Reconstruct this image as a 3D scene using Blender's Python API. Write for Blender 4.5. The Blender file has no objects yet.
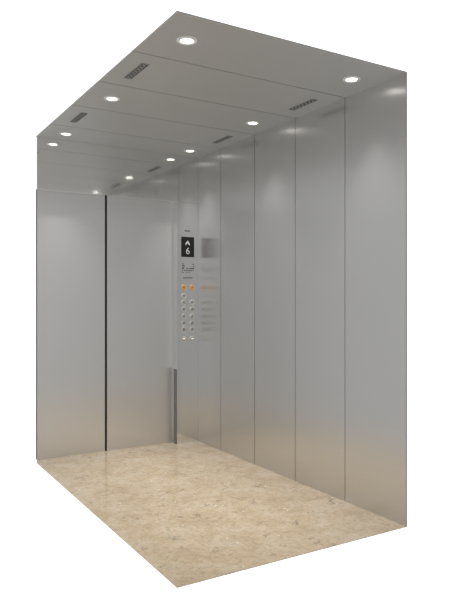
import bpy, bmesh, math, random
from mathutils import Vector, Matrix
random.seed(7)
scene = bpy.context.scene
C = scene.collection
PI = math.pi

# ------------------------------------------------------------------ sizes (metres)
W, D, H = 1.35, 2.30, 2.40           # cab width, depth, height
SEAMS = [0.0, 0.476, 0.960, 1.444, 1.928, D]
DOOR_Y = 2.382                       # face of the recessed door leaves
DOOR_L, DOOR_M, JAMB = 0.022, 0.561, 1.147
DOOR_H = 2.012
T = 0.004                            # sheet thickness

# ------------------------------------------------------------------ helpers
def box(bm, x0, x1, y0, y1, z0, z1, bev=0.0):
    r = bmesh.ops.create_cube(bm, size=1.0)
    vs = r['verts']
    for v in vs:
        v.co = Vector(((x0+x1)/2 + v.co.x*(x1-x0), (y0+y1)/2 + v.co.y*(y1-y0), (z0+z1)/2 + v.co.z*(z1-z0)))
    if bev:
        es = list({e for v in vs for e in v.link_edges})
        bmesh.ops.bevel(bm, geom=es, offset=bev, segments=2, affect='EDGES', profile=0.5)
    return vs

def lathe(bm, prof, n=48, axis='Z', cap=True):
    """profile of (radius, height); revolves about Z (or about -Y for wall fittings)"""
    rings = []
    for r, h in prof:
        ring = []
        for k in range(n):
            a = 2*PI*k/n
            p = Vector((r*math.cos(a), r*math.sin(a), h))
            if axis == 'Y':
                p = Vector((p.x, -h, p.y))
            ring.append(bm.verts.new(p))
        rings.append(ring)
    for i in range(len(rings)-1):
        for k in range(n):
            f = bm.faces.new((rings[i][k], rings[i][(k+1) % n], rings[i+1][(k+1) % n], rings[i+1][k]))
            f.smooth = True
    if cap:
        bm.faces.new(rings[0][::-1]); bm.faces.new(rings[-1])
    bmesh.ops.recalc_face_normals(bm, faces=bm.faces)

def prism(bm, pts, y0, y1):
    """outline in x/z extruded from y0 to y1"""
    a = [bm.verts.new((x, y0, z)) for x, z in pts]
    b = [bm.verts.new((x, y1, z)) for x, z in pts]
    n = len(pts)
    bm.faces.new(a); bm.faces.new(b[::-1])
    for k in range(n):
        bm.faces.new((a[k], b[k], b[(k+1) % n], a[(k+1) % n]))
    bmesh.ops.recalc_face_normals(bm, faces=bm.faces)

def obj(name, bm, m, parent=None, loc=None):
    me = bpy.data.meshes.new(name)
    bm.to_mesh(me); bm.free()
    me.materials.append(m)
    o = bpy.data.objects.new(name, me)
    C.objects.link(o)
    if parent: o.parent = parent
    if loc is not None: o.location = loc
    return o

def tag(o, label=None, cat=None, group=None, kind=None):
    if label: o['label'] = label
    if cat: o['category'] = cat
    if group: o['group'] = group
    if kind: o['kind'] = kind
    return o

def empty(name, loc=(0, 0, 0)):
    o = bpy.data.objects.new(name, None)
    o.empty_display_size = 0.05
    C.objects.link(o); o.location = loc
    return o

def dup(root, loc):
    r = root.copy(); C.objects.link(r); r.location = loc
    for ch in list(root.children):
        c = ch.copy(); C.objects.link(c); c.parent = r
        for g in list(ch.children):
            d = g.copy(); C.objects.link(d); d.parent = c
    return r

# ------------------------------------------------------------------ materials
def mat(name):
    m = bpy.data.materials.new(name); m.use_nodes = True
    nt = m.node_tree
    return m, nt, nt.nodes['Principled BSDF']

def steel(name, col, rough, metallic=1.0, stretch=(220, 220, 3), var=0.04, aniso=0.0, tan=None):
    m, nt, b = mat(name)
    tc = nt.nodes.new('ShaderNodeTexCoord')
    mp = nt.nodes.new('ShaderNodeMapping'); mp.inputs['Scale'].default_value = stretch
    nz = nt.nodes.new('ShaderNodeTexNoise'); nz.inputs['Scale'].default_value = 1.0; nz.inputs['Detail'].default_value = 3
    nt.links.new(tc.outputs['Object'], mp.inputs['Vector'])
    nt.links.new(mp.outputs['Vector'], nz.inputs['Vector'])
    mr = nt.nodes.new('ShaderNodeMapRange')
    mr.inputs['To Min'].default_value = max(0.0, rough - var); mr.inputs['To Max'].default_value = rough + var
    nt.links.new(nz.outputs['Fac'], mr.inputs['Value'])
    nt.links.new(mr.outputs['Result'], b.inputs['Roughness'])
    b.inputs['Base Color'].default_value = (*col, 1)
    b.inputs['Metallic'].default_value = metallic
    b.inputs['Anisotropic'].default_value = aniso
    if tan:                                          # upright brushing smears reflections sideways
        cx = nt.nodes.new('ShaderNodeCombineXYZ')
        for k in range(3): cx.inputs[k].default_value = tan[k]
        nt.links.new(cx.outputs[0], b.inputs['Tangent'])
    return m

def plain(name, col, rough=0.5, metallic=0.0, emit=0.0, ecol=None):
    m, nt, b = mat(name)
    b.inputs['Base Color'].default_value = (*col, 1)
    b.inputs['Roughness'].default_value = rough
    b.inputs['Metallic'].default_value = metallic
    if emit:
        b.inputs['Emission Color'].default_value = (*(ecol or col), 1)
        b.inputs['Emission Strength'].default_value = emit
    return m

def marble():
    m, nt, b = mat('beige_marble')
    N, L = nt.nodes.new, nt.links.new
    tc = N('ShaderNodeTexCoord')
    def noise(scale, detail, rough=0.55, dist=0.0):
        n = N('ShaderNodeTexNoise'); n.inputs['Scale'].default_value = scale
        n.inputs['Detail'].default_value = detail; n.inputs['Roughness'].default_value = rough
        n.inputs['Distortion'].default_value = dist
        L(tc.outputs['Object'], n.inputs['Vector']); return n
    def ramp(src, stops):
        r = N('ShaderNodeValToRGB'); e = r.color_ramp.elements
        e[0].position, e[0].color = stops[0][0], (*stops[0][1], 1)
        e[1].position, e[1].color = stops[-1][0], (*stops[-1][1], 1)
        for p, c in stops[1:-1]:
            x = e.new(p); x.color = (*c, 1)
        L(src, r.inputs['Fac']); return r
    def mix(fac, a, bb, mode='MIX'):
        x = N('ShaderNodeMix'); x.data_type = 'RGBA'; x.blend_type = mode
        if hasattr(fac, 'node'): L(fac, x.inputs[0])
        else: x.inputs[0].default_value = fac
        for s, v in ((x.inputs[6], a), (x.inputs[7], bb)):
            if hasattr(v, 'node'): L(v, s)
            else: s.default_value = (*v, 1)
        return x.outputs[2]
    cloud = noise(5.5, 10, 0.68, 0.4)
    base = ramp(cloud.outputs['Fac'], [(0.34, MARBLE[0]), (0.48, MARBLE[1]), (0.62, MARBLE[2])])
    fine = noise(34, 8, 0.7, 1.0)
    fr = ramp(fine.outputs['Fac'], [(0.32, (0.70, 0.66, 0.60)), (0.52, (1, 1, 1)), (0.72, (1.1, 1.1, 1.1))])
    col = mix(0.9, base.outputs['Color'], fr.outputs['Color'], 'MULTIPLY')
    # short brown hair veins, only inside scattered patches
    warp = noise(7, 5, 0.6, 0.0)
    vm = N('ShaderNodeVectorMath'); vm.operation = 'MULTIPLY_ADD'
    L(warp.outputs['Color'], vm.inputs[0]); vm.inputs[1].default_value = (0.22, 0.22, 0.22); L(tc.outputs['Object'], vm.inputs[2])
    vo = N('ShaderNodeTexVoronoi'); vo.feature = 'DISTANCE_TO_EDGE'; vo.inputs['Scale'].default_value = 8.5
    L(vm.outputs['Vector'], vo.inputs['Vector'])
    line = ramp(vo.outputs['Distance'], [(0.0, (1, 1, 1)), (0.035, (0, 0, 0))])
    pat = noise(6.5, 3, 0.5, 0.0)
    pr = ramp(pat.outputs['Fac'], [(0.54, (0, 0, 0)), (0.62, (1, 1, 1))])
    vf = mix(1.0, line.outputs['Color'], pr.outputs['Color'], 'MULTIPLY')
    vs = N('ShaderNodeMath'); vs.operation = 'MULTIPLY'; vs.inputs[1].default_value = 0.75
    L(vf, vs.inputs[0])
    col = mix(vs.outputs[0], col, (0.16, 0.115, 0.075))
    # white calcite flecks in a few clusters
    vw = N('ShaderNodeTexVoronoi'); vw.feature = 'F1'; vw.inputs['Scale'].default_value = 30
    L(tc.outputs['Object'], vw.inputs['Vector'])
    wr = ramp(vw.outputs['Distance'], [(0.15, (1, 1, 1)), (0.22, (0, 0, 0))])
    pw = noise(5.0, 4, 0.6, 0.0)
    wpr = ramp(pw.outputs['Fac'], [(0.57, (0, 0, 0)), (0.61, (1, 1, 1))])
    wf = mix(1.0, wr.outputs['Color'], wpr.outputs['Color'], 'MULTIPLY')
    col = mix(wf, col, (0.92, 0.92, 0.90))
    L(col, b.inputs['Base Color'])
    b.inputs['Roughness'].default_value = 0.42
    b.inputs['Specular IOR Level'].default_value = 0.35
    b.inputs['Coat Weight'].default_value = 0.9
    b.inputs['Coat Roughness'].default_value = 0.07
    return m

WORLD_LOW = 0.54  # dimmed world strength away from the view, keeps the steel from washing out
SPOT_W = 56.0
MARBLE = [(0.56, 0.43, 0.28), (0.65, 0.515, 0.35), (0.71, 0.595, 0.445)]
M_WALL = steel('satin_steel_wall', (0.66, 0.66, 0.655), 0.31, 0.92, stretch=(400,400,2), var=0.012, aniso=0.7, tan=(0,1,0))
M_DOOR = steel('satin_steel_door', (0.72, 0.72, 0.715), 0.32, 0.8, var=0.012, aniso=0.7, tan=(1,0,0))
M_CEIL = steel('satin_steel_ceiling', (0.59, 0.59, 0.58), 0.42, 0.6, stretch=(3, 220, 220), var=0.012)
M_MIRR = steel('polished_steel', (0.82, 0.82, 0.81), 0.065, var=0.01)
M_RET = steel('polished_steel_return', (0.80, 0.80, 0.79), 0.12, var=0.02)
M_DARK = plain('dark_seam_backing', (0.01, 0.01, 0.01), 0.8)
M_RUB = plain('black_rubber', (0.012, 0.012, 0.012), 0.6)
M_STRIP = plain('dark_grey_strip', (0.24, 0.24, 0.245), 0.45, 0.3)
M_MARB = marble()
M_TRIM = plain('white_metal_trim', (0.88, 0.88, 0.86), 0.4)
M_LENS = plain('lamp_lens', (0.9, 0.9, 0.9), 0.3, 0, 4.0, (1.0, 0.955, 0.88))
M_VENT = plain('vent_steel', (0.42, 0.42, 0.41), 0.5)
M_SLOT_SHADE = plain('vent_slot_shade', (0.006, 0.006, 0.006), 0.9)  # flat black stands in for the shade inside the vent slots
M_GLASS = plain('display_glass', (0.006, 0.006, 0.006), 0.06)
M_LED = plain('display_led', (0.3, 0.3, 0.3), 0.5, 0, 0.24, (1, 1, 1))
M_MARK = plain('etched_dark_mark', (0.03, 0.03, 0.03), 0.6)
M_FAINT = plain('etched_grey_mark', (0.16, 0.16, 0.16), 0.6)
M_NUM = plain('button_numeral', (0.26, 0.26, 0.26), 0.5)
M_BRING = plain('button_ring', (0.68, 0.68, 0.66), 0.4, 0.0)
M_BCAP = plain('button_cap', (0.50, 0.50, 0.49), 0.4, 0.0)
M_ORANGE = plain('button_orange', (0.62, 0.36, 0.13), 0.45, 0, 0.12, (1.0, 0.55, 0.18))
M_LIT = plain('button_lit', (0.9, 0.8, 0.65), 0.4, 0, 0.9, (1.0, 0.86, 0.68))

# ------------------------------------------------------------------ the cab shell
bm = bmesh.new()   # one floor slab with the small tongue running under the door head
pts = [(0, 0), (W, 0), (W, D), (JAMB, D), (JAMB, DOOR_Y+0.03), (DOOR_L+0.006, DOOR_Y+0.03), (DOOR_L-0.002, DOOR_Y), (0, D)]
top = [bm.verts.new((x, y, 0)) for x, y in pts]
bot = [bm.verts.new((x, y, -T)) for x, y in pts]
bm.faces.new(top); bm.faces.new(bot[::-1])
for k in range(len(pts)):
    bm.faces.new((top[k], bot[k], bot[(k+1) % len(pts)], top[(k+1) % len(pts)]))
bmesh.ops.recalc_face_normals(bm, faces=bm.faces)
tag(obj('floor', bm, M_MARB), 'polished beige marble lift floor with brown veins and white flecks', 'floor', kind='structure')

# ceiling: backing sheet plus five steel panels
GAP = 0.0038
bm = bmesh.new(); box(bm, 0, W+T, 0, D+0.03, H+0.002, H+0.005)
ceil = tag(obj('ceiling', bm, M_DARK), 'grey steel lift ceiling of five panels split by thin dark seams', 'ceiling', kind='structure')
for i in range(5):
    y0 = SEAMS[i] + (GAP*.75 if i else 0); y1 = SEAMS[i+1] - (GAP*.75 if i < 4 else -0.002)
    bm = bmesh.new(); box(bm, 0, W, y0, y1, H, H+0.003)
    obj('ceiling_panel', bm, M_CEIL, ceil)

# right wall: backing sheet plus five tall satin panels
bm = bmesh.new(); box(bm, W+0.003, W+0.006, 0, D+0.03, -T, H+0.002)
wall = tag(obj('wall_right', bm, M_DARK), 'right side lift wall of five tall satin steel panels', 'wall', kind='structure')
for i in range(5):
    y0 = SEAMS[i] + (GAP/2 if i else 0); y1 = SEAMS[i+1] - (GAP/2 if i < 4 else -0.002)
    bm = bmesh.new(); box(bm, W, W+0.003, y0, y1, 0, H)
    obj('wall_panel', bm, M_WALL, wall)

# front wall: polished return panel with its jamb, and the polished head over the doors
wf = tag(empty('wall_front', (0, 0, 0)), 'polished steel front wall framing the lift doors', 'wall', kind='structure')
bm = bmesh.new()
prism(bm, [(0, 0), (1, 0), (1, 1), (0, 1)], 0, 1); bm.clear()
box(bm, JAMB, W, D, DOOR_Y+0.03, 0, DOOR_H-0.001, 0.0005)
obj('return_panel', bm, M_RET, wf)
bm = bmesh.new(); box(bm, 0, W, D, DOOR_Y-0.004, DOOR_H, H, 0.001)
obj('head_panel', bm, M_MIRR, wf)

# doors: two sliding leaves with a dark rubber edge each
def leaf(name, x0, x1, rub, label):
    bm = bmesh.new(); box(bm, x0, x1, DOOR_Y, DOOR_Y+0.03, 0.0, DOOR_H+0.03, 0.0003)
    o = tag(obj(name, bm, M_DOOR), label, 'door', kind='structure')
    bm = bmesh.new(); box(bm, rub[0], rub[1], DOOR_Y+0.004, DOOR_Y+0.028, 0.0, DOOR_H+0.03, 0.001)
    tag(obj('rubber_edge', bm, M_RUB, o), 'black rubber closing edge')
    return o
leaf('door_1', DOOR_L, DOOR_M-0.009, (DOOR_M-0.009, DOOR_M-0.0002), 'left satin steel sliding door leaf, at the cut edge of the lift')
leaf('door_2', DOOR_M+0.009, JAMB-0.0001, (DOOR_M+0.0002, DOOR_M+0.009), 'right satin steel sliding door leaf, next to the button panel')

# dark strip low on the jamb beside the right leaf
bm = bmesh.new(); box(bm, JAMB-0.006, JAMB, D+0.006, D+0.052, 0.0, 0.62, 0.0015)
tag(obj('jamb_strip', bm, M_STRIP), 'dark grey upright strip low on the door jamb beside the right door', 'safety strip')

# ------------------------------------------------------------------ downlights
dl = empty('downlight')
bm = bmesh.new(); lathe(bm, [(0.0308, 0.0), (0.0308, -0.0015), (0.033, -0.004), (0.044, -0.004), (0.0485, -0.0018), (0.0485, 0.0)], cap=False)
obj('trim_ring', bm, M_TRIM, dl)
bm = bmesh.new(); lathe(bm, [(0.0308, 0.0), (0.0308, -0.0012), (0.024, -0.0022), (0.012, -0.0028), (0.002, -0.003)])
tag(obj('lens', bm, M_LENS, dl), 'glowing warm white lens')
ld = bpy.data.lights.new('lamp', 'SPOT'); ld.energy = SPOT_W; ld.spot_size = math.radians(66); ld.spot_blend = 1.0
ld.shadow_soft_size = 0.03; ld.color = (1.0, 0.97, 0.92)
lo = bpy.data.objects.new('lamp', ld); C.objects.link(lo); lo.parent = dl; lo.location = (0, 0, -0.012)
lights = [
    (0.168, 0.234, 'round lit downlight nearest the front, on the open left side of the ceiling'),
    (1.172, 0.224, 'round lit downlight nearest the front, on the wall side of the ceiling'),
    (0.168, 1.204, 'round lit downlight in the middle ceiling panel, on the open left side'),
    (1.172, 1.200, 'round lit downlight in the middle ceiling panel, on the wall side'),
    (0.166, 2.128, 'round lit downlight closest to the doors, at the left end of the head panel'),
    (1.175, 2.124, 'round lit downlight closest to the doors, at the button panel corner'),
]
for i, (x, y, lab) in enumerate(lights):
    o = dl if i == 0 else dup(dl, (0, 0, 0))
    o.location = (x, y, H)
    tag(o, lab, 'ceiling light', 'round downlights in the ceiling')

# ------------------------------------------------------------------ ceiling vents
VW, VL = 0.046, 0.242
vent = empty('ceiling_vent')
bm = bmesh.new(); box(bm, -VW/2+0.001, VW/2-0.001, -VL/2+0.001, VL/2-0.001, -0.0006, 0)
tag(obj('backing', bm, M_SLOT_SHADE, vent), 'black sheet behind the slots, painted as their shade')
bm = bmesh.new()
ncol, nrow = 3, 7
bw, bh = 0.0026, 0.0075                      # bar widths across and along
for i in range(ncol+1):
    x = -VW/2 + bw/2 + i*(VW-bw)/ncol
    box(bm, x-bw/2, x+bw/2, -VL/2, VL/2, -0.0022, -0.0006)
for i in range(ncol):
    xa = -VW/2 + bw/2 + i*(VW-bw)/ncol; xb = xa + (VW-bw)/ncol
    off = 0.5*((VL-bh)/nrow) if i % 2 else 0
    for k in range(nrow+1):
        y = -VL/2 + bh/2 + k*(VL-bh)/nrow + off
        if y + bh/2 > VL/2: continue
        box(bm, xa, xb, y-bh/2, y+bh/2, -0.0021, -0.0007)
    for s in (-1, 1):
        box(bm, xa, xb, s*VL/2-0.003*(s > 0), s*VL/2+0.003*(s < 0), -0.0021, -0.0007)
obj('grille', bm, M_VENT, vent)
vents = [
    (0.118, 0.716, 'dark slotted ceiling vent nearer the front, on the open left side'),
    (1.218, 0.712, 'dark slotted ceiling vent nearer the front, beside the right wall'),
    (0.118, 1.686, 'dark slotted ceiling vent nearer the doors, on the open left side'),
    (1.218, 1.682, 'dark slotted ceiling vent nearer the doors, beside the right wall'),
]
for i, (x, y, lab) in enumerate(vents):
    o = vent if i == 0 else dup(vent, (0, 0, 0))
    o.location = (x, y, H)
    tag(o, lab, 'vent', 'slotted vents in the ceiling')

# ------------------------------------------------------------------ camera (the photograph's two vanishing points)
YAW = math.radians(30.92)
CAM = Vector((-1.162, -2.330, 1.2))
FPX = 622.0
fwd = Vector((math.sin(YAW), math.cos(YAW), 0)); rgt = Vector((math.cos(YAW), -math.sin(YAW), 0))
cd = bpy.data.cameras.new('camera'); cam = bpy.data.objects.new('camera', cd); C.objects.link(cam)
cam.location = CAM; cam.rotation_euler = (PI/2, 0, -YAW)
cd.sensor_fit = 'HORIZONTAL'; cd.sensor_width = 36; cd.lens = 36*FPX/450
cd.shift_y = -0.5/450
cd.clip_start = 0.05
scene.camera = cam

# ------------------------------------------------------------------ control panel on the return
def at(px, py):
    """where a point of the photograph meets the return panel: x and height"""
    d = fwd + rgt*((px-225)/FPX)
    t = (D - CAM.y)/d.y
    return CAM.x + d.x*t, CAM.z + (299.5-py)/FPX*t

cp = empty('control_panel', (1.25, D, 0))
tag(cp, 'lift control panel with black display above two columns of round buttons', 'control panel')
def rel(px, py):
    x, z = at(px, py); return x-1.25, z
def bars(bm, items, y0=-0.0008, y1=0.0):
    for a, b, c, d in items:
        x0, z0 = rel(a, c); x1, z1 = rel(b, d)
        box(bm, x0, x1, y0, y1, min(z0, z1), max(z0, z1))

bm = bmesh.new(); bars(bm, [(184.9, 189.9, 230.2, 231.7)])
tag(obj('sensor_window', bm, M_MARK, cp), 'small black slot above the display')

x0, z1 = rel(181.3, 236.6); x1, z0 = rel(194.0, 257.3)
bm = bmesh.new(); box(bm, x0, x1, -0.004, 0, z0, z1, 0.0015)
disp = tag(obj('display', bm, M_GLASS, cp), 'black glass floor display')
cx, cz = rel(187.4, 243.4)
s = 0.0115
bm = bmesh.new()
prism(bm, [(cx+a*s, cz+b*s) for a, b in ((0, 2.0), (1.9, -0.4), (1.5, -1.6), (0.55, -0.3), (0.0, 0.2), (-0.55, -0.3), (-1.5, -1.6), (-1.9, -0.4))], -0.0048, -0.004)
tag(obj('up_arrow', bm, M_LED, disp), 'white up arrow')
fc = bpy.data.curves.new('digit', 'FONT'); fc.body = '6'; fc.size = 0.078; fc.align_x = 'CENTER'; fc.align_y = 'CENTER'; fc.extrude = 0.0004; fc.offset = 0.0
tmp = bpy.data.objects.new('digit_source', fc); C.objects.link(tmp)
bpy.context.view_layer.update()
me = bpy.data.meshes.new_from_object(tmp.evaluated_get(bpy.context.evaluated_depsgraph_get()))
bpy.data.objects.remove(tmp); bpy.data.curves.remove(fc)
me.name = 'floor_number'; me.materials.clear(); me.materials.append(M_LED)
num = bpy.data.objects.new('floor_number', me); C.objects.link(num); num.parent = disp
dx, dz = rel(187.6, 251.2)
num.location = (dx, -0.0044, dz); num.rotation_euler = (PI/2, 0, 0)
tag(num, 'white floor number 6')

# engraved notice: small marks in rows, then a faint line of small print
bm = bmesh.new()
it = []
for y in (263.4, 265.0, 266.6):
    it.append((182.0, 183.6 + 0.9*(y > 264), y, y+0.9))
it += [(192.6, 193.8, 263.9, 265.0), (193.0, 193.9, 265.9, 267.1)]
for a, b in ((181.8, 184.0), (186.2, 188.0), (189.2, 190.5), (190.8, 192.2), (192.5, 194.0)): it.append((a, b, 268.0, 269.0))
for a, b in ((182.0, 183.2), (184.2, 185.5), (185.9, 187.6), (188.0, 189.3), (189.7, 191.2), (191.5, 192.4), (193.2, 193.9)): it.append((a, b, 270.1, 271.0))
bars(bm, it)
tag(obj('notice', bm, M_MARK, cp), 'small dark printed notice')
bm = bmesh.new()
it = [(182.0, 183.9, 272.1, 272.8), (185.6, 187.2, 272.1, 272.8), (187.8, 190.2, 272.1, 272.8)]
x = 183.2
while x < 192.2:
    it.append((x, x+0.75, 277.2, 278.6)); x += 1.05
it.append((183.2, 192.3, 277.0, 277.3))
bars(bm, it)
obj('small_print', bm, M_FAINT, cp)

def numeral(kind):
    """tiny raised mark on a button cap"""
    bm = bmesh.new(); y0, y1 = -0.0062, -0.005
    if kind == 'bell':
        prism(bm, [(-.010, -.007), (.010, -.007), (.007, -.003), (.006, .005), (.002, .010), (-.002, .010), (-.006, .005), (-.007, -.003)], y0, y1)
        box(bm, -.003, .003, y0, y1, -.011, -.008)
    elif kind == 'alarm':
        box(bm, -.0075, .0075, y0, y1, -.0075, .003); box(bm, -.003, .003, y0, y1, .004, .009)
    elif kind == 'arrows':
        prism(bm, [(-.013, .004), (-.003, .011), (-.003, -.003)], y0, y1); prism(bm, [(.013, .004), (.003, -.003), (.003, .011)], y0, y1)
    else:
        box(bm, -.006, .006, y0, y1, .003, .006); box(bm, -.006, -.003, y0, y1, -.003, .003)
        box(bm, -.003, .006, y0, y1, -.007, -.003)
    return bm

def make_button(px, py, ring, cap, mk, kind, label=None):
    x, z = rel(px, py)
    bm = bmesh.new(); lathe(bm, [(0.0165, 0.0), (0.0165, 0.005), (0.018, 0.0065), (0.0215, 0.006), (0.0235, 0.003), (0.0235, 0.0)], 32, 'Y', cap=False)
    r = obj('button', bm, ring, cp, (x, 0, z))
    bm = bmesh.new(); lathe(bm, [(0.0165, 0.0), (0.0165, 0.0042), (0.014, 0.005), (0.001, 0.005)], 32, 'Y')
    obj('cap', bm, cap, r)
    obj('symbol', numeral(kind), mk, r)
    if label: r['label'] = label
    return r
LX, RX = 183.7, 192.0
make_button(LX, 287.6, M_ORANGE, M_ORANGE, M_NUM, 'bell', 'orange alarm button')
make_button(RX, 287.6, M_ORANGE, M_ORANGE, M_NUM, 'alarm', 'orange call button')
make_button(LX, 296.0, M_BRING, M_BCAP, M_NUM, 'num')
for y in (302.6, 309.5, 316.5, 323.3, 329.8):
    make_button(LX, y, M_BRING, M_BCAP, M_NUM, 'num')
    make_button(RX, y-0.1, M_BRING, M_BCAP, M_NUM, 'num')
for px in (LX, RX):
    make_button(px, 339.0, M_BRING, M_BCAP, M_LIT, 'arrows', 'door button with a lit mark')

# ------------------------------------------------------------------ light: world white ahead, dimmed elsewhere to shape the cab's light, plus its own lamps
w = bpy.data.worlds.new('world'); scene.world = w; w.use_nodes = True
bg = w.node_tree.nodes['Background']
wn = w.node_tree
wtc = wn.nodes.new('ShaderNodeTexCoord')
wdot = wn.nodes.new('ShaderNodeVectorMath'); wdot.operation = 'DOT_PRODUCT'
wdot.inputs[1].default_value = (0.5138, 0.8579, 0.0)      # view direction: world stays white here, dimmed toward the open sides
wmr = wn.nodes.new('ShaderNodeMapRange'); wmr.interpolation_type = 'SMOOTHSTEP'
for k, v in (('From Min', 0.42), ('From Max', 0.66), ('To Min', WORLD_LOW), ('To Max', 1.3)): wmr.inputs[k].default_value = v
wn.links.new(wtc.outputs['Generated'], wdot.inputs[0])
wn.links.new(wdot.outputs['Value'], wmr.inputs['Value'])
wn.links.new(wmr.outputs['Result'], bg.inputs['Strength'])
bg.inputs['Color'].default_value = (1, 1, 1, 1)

vs = scene.view_settings
scene.display_settings.display_device = 'sRGB'
vs.view_transform = 'Standard'; vs.look = 'None'; vs.exposure = 0.0; vs.gamma = 1.0; vs.use_curve_mapping = False
scene.cycles.max_bounces = 14; scene.cycles.glossy_bounces = 12; scene.cycles.diffuse_bounces = 6
scene.cycles.use_denoising = True
scene.cycles.sample_clamp_indirect = 4.0
